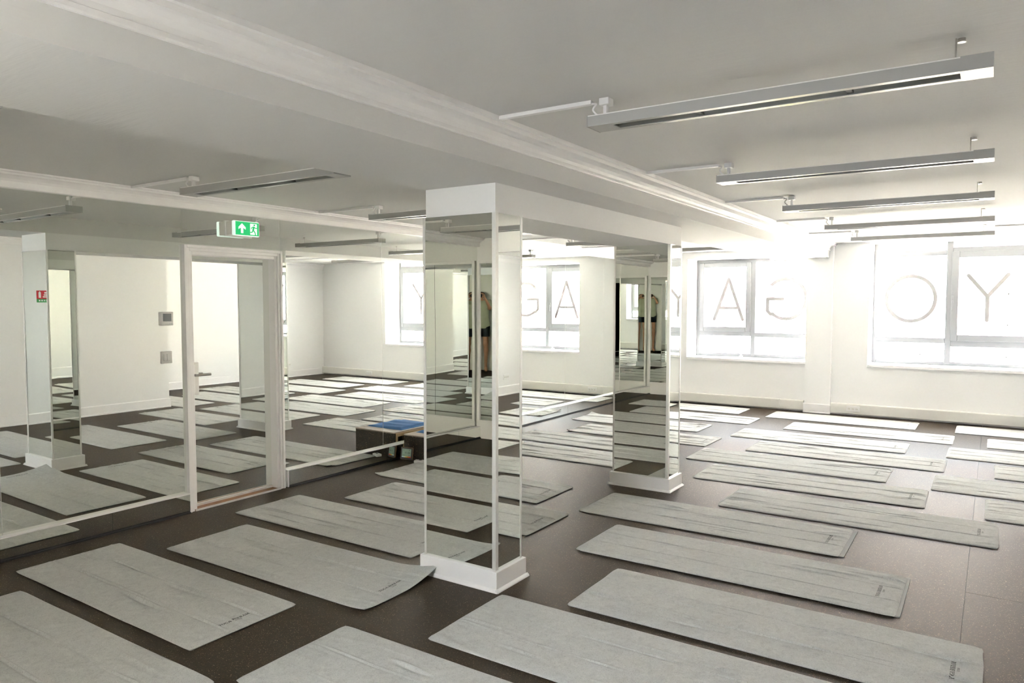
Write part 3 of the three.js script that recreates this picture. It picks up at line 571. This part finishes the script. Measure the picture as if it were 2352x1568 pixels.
// ---------------------------------------------------------------- sockets, signs on the white walls
function socket(at, ry, label) {
  const g = thing('power_socket', label, 'socket', at, 'white power sockets'); g.rotation.y = ry;
  mesh('plate', rbx(-0.085, 0.085, -0.04, 0.04, 0, 0.008, 0.003), M.plasticWhite, g);
  for (const x of [-0.05, 0.0, 0.05]) mesh('outlet', cyl(0.019, 0.004, [x, 0, 0.009], 'z', 16), M.duct, g);
  mesh('pin_hole', [-0.05, 0, 0.05].flatMap((x) => [cyl(0.003, 0.002, [x - 0.008, 0, 0.0115], 'z', 8), cyl(0.003, 0.002, [x + 0.008, 0, 0.0115], 'z', 8)]), M.grey, g);
}
socket([-1.64, 0.10, ZW + 0.060], 0, 'white triple socket on the trunking right of the pilaster');
socket([-4.42, 0.10, ZW + 0.060], 0, 'white triple socket on the trunking beside the mirror wall');
socket([0.92, 0.10, ZW + 0.060], 0, 'white triple socket on the trunking right of the tall window');
socket([XR2, 0.27, -10.3], -Math.PI / 2, 'white socket on the recess wall above the skirting');
{
  const g = thing('extinguisher_sign', 'small red and green fire extinguisher sign on the right wall', 'sign', [XR, 1.63, -1.95]); g.rotation.y = -Math.PI / 2;
  mesh('red_panel', bx(-0.075, 0.075, 0, 0.12, 0, 0.002), M.red, g);
  mesh('green_panel', bx(-0.075, 0.075, -0.05, 0, 0, 0.002), M.green, g);
  mesh('symbol', [rbx(-0.05, -0.022, 0.015, 0.095, 0.0015, 0.003, 0.0005), bx(-0.042, -0.03, 0.095, 0.108, 0.0015, 0.003), bx(0.0, 0.05, 0.02, 0.035, 0.0015, 0.003), bx(0.012, 0.05, 0.045, 0.065, 0.0015, 0.003), bx(0.02, 0.045, 0.075, 0.1, 0.0015, 0.003)], M.plasticWhite, g);
  mesh('letter_bars', [-0.05, -0.02, 0.01, 0.04].map((x) => bx(x, x + 0.018, -0.033, -0.015, 0.0015, 0.003)), M.plasticWhite, g);
  const b = thing('wall_button', 'round grey push button on the right wall below the fire sign', 'button', [XR, 0.98, -1.82]); b.rotation.y = -Math.PI / 2;
  mesh('ring', cyl(0.035, 0.012, [0, 0, 0.006], 'z', 20), M.plastic, b); mesh('cap', cyl(0.022, 0.01, [0, 0, 0.016], 'z', 20), M.grey, b);
}

// ---------------------------------------------------------------- street outside
function wallWithHoles(x0, x1, y0, y1, z0, z1, holes) {
  const ys = [...new Set([y0, y1, ...holes.flatMap((h) => [h[2], h[3]])])].filter((y) => y >= y0 && y <= y1).sort((a, b) => a - b), out = [];
  for (let i = 0; i < ys.length - 1; i++) {
    const m = (ys[i] + ys[i + 1]) / 2, cut = holes.filter((h) => h[2] < m && h[3] > m).sort((a, b) => a[0] - b[0]); let x = x0;
    for (const h of cut) { out.push(bx(x, h[0], ys[i], ys[i + 1], z0, z1)); x = h[1]; }
    out.push(bx(x, x1, ys[i], ys[i + 1], z0, z1));
  }
  return out;
}
{
  const GY = -3.4, FZ = -36, q = 36 / 28, X = (x) => x * q, Y = (y) => 1.6 + (y - 1.6) * q;
  const st = mesh('street', bx(-60, 50, GY - 0.3, GY, -80, ZO), M.street); info(st, 'pale sunlit street outside the windows', null, null, 'structure');
  const yd = mesh('courtyard', bx(-60, 50, GY - 0.3, GY, ZB + 0.3, 60), M.asphalt); info(yd, 'dark courtyard behind the building', null, null, 'structure');
  const wing = mesh('courtyard_wall', bx(-0.9, -0.6, GY, 6, ZB + 0.31, 5), M.facade); info(wing, 'side wing wall of the courtyard', null, null, 'structure');
  const b = thing('opposite_building', 'pale cream building across the street, seen bleached through the windows', 'building', [0, 0, 0]);
  const holes = []; for (const [y0, y1] of [[-1.25, -0.1], [0.88, 1.92], [3.05, 4.1]]) for (const [x0, x1] of [[-16.5, -15.7], [-13.2, -12.4], [-9.62, -8.86], [-7.82, -7.02], [-4.6, -3.85], [-2.1, -1.35], [0.32, 0.95], [3.2, 4.0], [6, 6.8]]) holes.push([X(x0), X(x1), Y(y0), Y(y1)]);
  holes.splice(holes.findIndex((h) => Math.abs(h[0] - X(-4.6)) < 0.01 && Math.abs(h[2] - Y(0.88)) < 0.01), 1); holes.splice(holes.findIndex((h) => Math.abs(h[0] - X(-2.1)) < 0.01 && Math.abs(h[2] - Y(0.88)) < 0.01), 1);
  mesh('wall', wallWithHoles(-30, 22, GY, 6.6, FZ - 0.35, FZ, holes), M.facade, b);
  mesh('inner_wall', bx(-30, 22, GY, 6.6, FZ - 2.6, FZ - 2.5), M.facade, b);
  mesh('roof', sweepX([[FZ + 0.4, 6.6], [FZ + 0.4, 6.72], [FZ - 4, 8.6], [FZ - 8, 6.6]], -30.3, 22.3), M.roof, b);
  for (const h of holes) {
    const w = mesh('window', [bx(h[0], h[0] + 0.06, h[2], h[3], FZ - 0.22, FZ - 0.16), bx(h[1] - 0.06, h[1], h[2], h[3], FZ - 0.22, FZ - 0.16), bx(h[0], h[1], h[2], h[2] + 0.06, FZ - 0.22, FZ - 0.16), bx(h[0], h[1], h[3] - 0.06, h[3], FZ - 0.22, FZ - 0.16)], M.upvc, b);
    mesh('pane', bx(h[0] + 0.05, h[1] - 0.05, h[2] + 0.05, h[3] - 0.05, FZ - 0.20, FZ - 0.19), M.glass, w);
    if (h[2] > 0 && h[3] < 3) for (const [a, c] of [[h[0] - 0.16, h[0] - 0.01], [h[1] + 0.01, h[1] + 0.22]]) mesh('shutter', bx(a, c, h[2], h[3], FZ, FZ + 0.04), M.shutter, w);
  }
  mesh('downpipe', cyl(0.06, 9.9, [X(-6.33), GY + 5, FZ + 0.08], 'y', 10), M.shutterPale, b);
  // street tree
  const t = thing('street_tree', 'yellow green tree crown below the lettered window', 'tree', [-5.15, GY, -24]);
  mesh('trunk', [cyl(0.10, 2.4, [0, 1.2, 0], 'y', 10, 0.07), cyl(0.05, 1.1, [0.16, 2.7, 0.05], 'y', 8, 0.03), cyl(0.045, 1.0, [-0.12, 2.7, -0.06], 'y', 8, 0.03)], M.bark, t);
  const leaf = [], nL = 900;
  for (let i = 0; i < nL; i++) {
    const a = rnd() * 6.283, c = rnd() * 2 - 1, r = Math.cbrt(rnd()) * (0.8 + 0.35 * noise.noise(Math.cos(a) * 2, c * 2, Math.sin(a) * 2)), s = Math.sqrt(1 - c * c);
    const g = new THREE.PlaneGeometry(0.13, 0.09, 1, 1); g.translate(0.065, 0, 0); g.rotateX(rnd() * 6.28); g.rotateY(rnd() * 6.28); g.rotateZ((rnd() - 0.5) * 2);
    g.translate(1.35 * r * s * Math.cos(a), 3.0 + 1.05 * r * c, 1.25 * r * s * Math.sin(a)); leaf.push(g);
  }
  const f = mesh('foliage', leaf, M.leaf, t); f.userData.kind = 'stuff';
}
// ---------------------------------------------------------------- the photographer, seen only in the mirrors
{
  const F = [-0.554, 0, -0.8325], Rr = [0.8325, 0, -0.554], B = [0.155, 0, 0.228];
  const sd = (p, b) => { // tapered capsule
    const [a, ra, c, rb] = b, ux = c[0] - a[0], uy = c[1] - a[1], uz = c[2] - a[2], L = ux * ux + uy * uy + uz * uz || 1e-9;
    let t = ((p[0] - a[0]) * ux + (p[1] - a[1]) * uy + (p[2] - a[2]) * uz) / L; t = Math.max(0, Math.min(1, t));
    return Math.hypot(p[0] - a[0] - t * ux, p[1] - a[1] - t * uy, p[2] - a[2] - t * uz) - ra - t * (rb - ra);
  };
  function field(bones, lo, size, res, k, clip, grow = 0) {
    const mc = new MarchingCubes(res, new THREE.MeshBasicMaterial(), false, false, 120000); mc.isolation = 0;
    const d = new Float32Array(res * res * res).fill(1), h = size / 2, c = [lo[0] + h, lo[1] + h, lo[2] + h];
    const P = (i, ax) => c[ax] + ((i - res / 2) / (res / 2)) * h, I = (v, ax) => Math.max(0, Math.min(res - 1, Math.round((v - c[ax]) / h * (res / 2) + res / 2)));
    for (const b of bones) {
      const m = Math.max(b[1], b[3]) + grow + k + 0.03, r = [0, 1, 2].map((ax) => [I(Math.min(b[0][ax], b[2][ax]) - m, ax), I(Math.max(b[0][ax], b[2][ax]) + m, ax)]);
      for (let z = r[2][0]; z <= r[2][1]; z++) for (let y = r[1][0]; y <= r[1][1]; y++) for (let x = r[0][0]; x <= r[0][1]; x++) {
        const i = z * res * res + y * res + x, e = sd([P(x, 0), P(y, 1), P(z, 2)], b) - grow, o = d[i];
        if (o > 0.9) { d[i] = e; continue; }
        const t = Math.max(k - Math.abs(o - e), 0) / k; d[i] = Math.min(o, e) - t * t * k / 4;
      }
    }
    for (let z = 0; z < res; z++) for (let y = 0; y < res; y++) for (let x = 0; x < res; x++) { const i = z * res * res + y * res + x; mc.field[i] = -(clip ? Math.max(d[i], clip([P(x, 0), P(y, 1), P(z, 2)])) : d[i]); }
    mc.update();
    const n = mc.count, pos = new Float32Array(n * 3);
    for (let i = 0; i < n; i++) for (let ax = 0; ax < 3; ax++) pos[3 * i + ax] = c[ax] + mc.positionArray[3 * i + ax] * h;
    let g = new THREE.BufferGeometry(); g.setAttribute('position', new THREE.BufferAttribute(pos, 3));
    g = mergeVertices(g, 1e-4); g.computeVertexNormals(); return g;
  }
  const both = (f) => [-1, 1].flatMap(f);
  const torso = both((s) => [[[s * 0.075, 1.31, 0.0], 0.100, [s * 0.055, 1.08, 0.005], 0.100], [[s * 0.055, 1.08, 0.005], 0.100, [s * 0.075, 0.92, -0.01], 0.105], [[s * 0.03, 1.42, -0.01], 0.07, [s * 0.165, 1.41, -0.01], 0.052], [[s * 0.11, 1.36, 0.01], 0.06, [s * 0.075, 1.28, 0.03], 0.07]]);
  const upper = both((s) => [[[s * 0.175, 1.405, -0.01], 0.05, [s * 0.205, 1.25, 0.075], 0.041]]);
  const fore = both((s) => [[[s * 0.205, 1.25, 0.075], 0.039, [s * 0.105, 1.50, 0.155], 0.027]]);
  const legs = both((s) => [[[s * 0.085, 0.90, -0.01], 0.090, [s * 0.10, 0.49, 0.015], 0.056], [[s * 0.10, 0.49, 0.015], 0.054, [s * 0.105, 0.36, -0.012], 0.052], [[s * 0.105, 0.36, -0.012], 0.052, [s * 0.105, 0.085, -0.03], 0.034], [[s * 0.105, 0.045, -0.055], 0.036, [s * 0.115, 0.035, 0.07], 0.034], [[s * 0.115, 0.034, 0.07], 0.034, [s * 0.125, 0.022, 0.145], 0.020]]);
  const neck = [[[0, 1.40, -0.02], 0.058, [0, 1.535, 0.0], 0.050]];
  const body = field([...torso, ...upper, ...fore, ...legs, ...neck], [-0.9, -0.05, -0.9], 1.8, 150, 0.035);
  const headB = [[[0, 1.625, -0.015], 0.088, [0, 1.595, 0.02], 0.082], [[0, 1.56, 0.045], 0.058, [0, 1.525, 0.065], 0.040], [[0, 1.60, 0.095], 0.012, [0, 1.572, 0.112], 0.015], [[-0.022, 1.535, 0.092], 0.010, [0.022, 1.535, 0.092], 0.010], ...both((s) => [[[s * 0.084, 1.60, 0.0], 0.014, [s * 0.084, 1.565, 0.01], 0.011], [[s * 0.032, 1.612, 0.088], 0.014, [s * 0.030, 1.612, 0.09], 0.012]]), [[0, 1.535, 0.0], 0.050, [0, 1.50, -0.012], 0.052]];
  const head = field(headB, [-0.16, 1.44, -0.16], 0.32, 84, 0.022);
  // hands: right hand grips the camera's side, left hand carries the lens from below
  const hand = (s, palm, dir) => { const out = [[palm, 0.024, [palm[0] - s * 0.01, palm[1] + 0.045, palm[2] + 0.01], 0.024], [[s * 0.105, 1.50, 0.155], 0.027, palm, 0.023]]; for (let f = 0; f < 4; f++) { const y = palm[1] + 0.002 + f * 0.018, l = [0.030, 0.034, 0.036, 0.033][f], a = [palm[0] - s * 0.004, y, palm[2] + 0.022], b = [a[0] - s * 0.006, y + 0.003, a[2] + l * 0.7], c = [b[0] - s * l * 0.75, y + 0.004, b[2] + 0.008], e = [c[0] - s * l * 0.6, y + 0.002, c[2] - 0.008]; out.push([a, 0.0095, b, 0.009], [b, 0.009, c, 0.0085], [c, 0.0085, e, 0.0075]); } out.push([[palm[0] - s * 0.012, palm[1] + 0.01, palm[2] - 0.008], 0.012, [palm[0] - s * 0.035, palm[1] + 0.035, palm[2] - 0.02], 0.0095], [[palm[0] - s * 0.035, palm[1] + 0.035, palm[2] - 0.02], 0.0095, [palm[0] - s * 0.055, palm[1] + 0.05, palm[2] - 0.014], 0.008]); return out; };
  const hands = [1, -1].map((s) => field(hand(s, [s * 0.084, 1.548, 0.152]), [s * 0.07 - 0.09, 1.47, 0.09], 0.18, 72, 0.008));
  const skin = mergeGeometries([body, head, ...hands].map((g) => g.index ? g.toNonIndexed() : g));
  const g = thing('person', 'person in an olive T-shirt and navy shorts raising a camera, seen in the column mirrors', 'person', B);
  g.rotation.y = Math.PI + 0.5872 ; // local +z is forward
  const put = (n, geo, m) => { const o = mesh(n, geo, m, g); return o; };
  put('body', skin, M.skin);
  put('t_shirt', field([...torso, ...both((s) => [[[s * 0.175, 1.405, -0.01], 0.056, [s * 0.196, 1.30, 0.05], 0.052]]), ...both((s) => [[[s * 0.075, 0.92, -0.01], 0.105, [s * 0.075, 0.84, -0.01], 0.108]])], [-0.45, 0.75, -0.45], 0.9, 100, 0.045, (p) => Math.max(0.83 - p[1], p[1] - 1.50, 0.062 - Math.hypot(p[0], p[2] + 0.015) - (1.435 - p[1]) * 4), 0.013), M.shirt);
  put('shorts', field([...both((s) => [[[s * 0.075, 0.95, -0.01], 0.10, [s * 0.08, 0.86, -0.01], 0.105], [[s * 0.085, 0.88, -0.01], 0.10, [s * 0.098, 0.60, 0.005], 0.083]])], [-0.35, 0.5, -0.35], 0.7, 90, 0.03, (p) => Math.max(0.64 - p[1], p[1] - 0.95), 0.012), M.shorts);
  put('hair', field([[[0, 1.645, -0.03], 0.088, [0, 1.64, 0.02], 0.080], [[0, 1.59, -0.055], 0.068, [0, 1.55, -0.045], 0.045]], [-0.16, 1.48, -0.18], 0.32, 64, 0.03, (p) => Math.max(p[2] - 0.075 - (p[1] - 1.66) * 0.6, (1.60 - p[1]) + (p[2] > -0.01 ? (p[2] + 0.01) * 3 : (p[2] + 0.01) * 1.6)), 0.006), M.hair);
  const c = thing('photo_camera', 'black camera held up by the photographer', 'camera', B); c.rotation.y = g.rotation.y;
  const cm = mesh('camera_body', rbx(-0.066, 0.066, 1.545, 1.635, 0.125, 0.178, 0.012, 3), M.black, c);
  mesh('prism', rbx(-0.028, 0.028, 1.630, 1.662, 0.125, 0.180, 0.010, 3), M.black, c);
  mesh('lens', [cyl(0.036, 0.05, [0, 1.592, 0.203], 'z', 24), cyl(0.039, 0.022, [0, 1.592, 0.236], 'z', 24)], M.black, c);
  mesh('camera_strap', tube([[-0.066, 1.61, 0.14], [-0.12, 1.52, 0.13], [-0.10, 1.475, 0.05], [-0.05, 1.485, -0.07], [0.05, 1.485, -0.07], [0.10, 1.475, 0.05], [0.12, 1.52, 0.13], [0.066, 1.61, 0.14]], 0.006, 60, 6), M.black, g);
}
scene.traverse((o) => { if (o.isMesh) { o.castShadow = true; o.receiveShadow = true; } });
renderer.render(scene, camera);
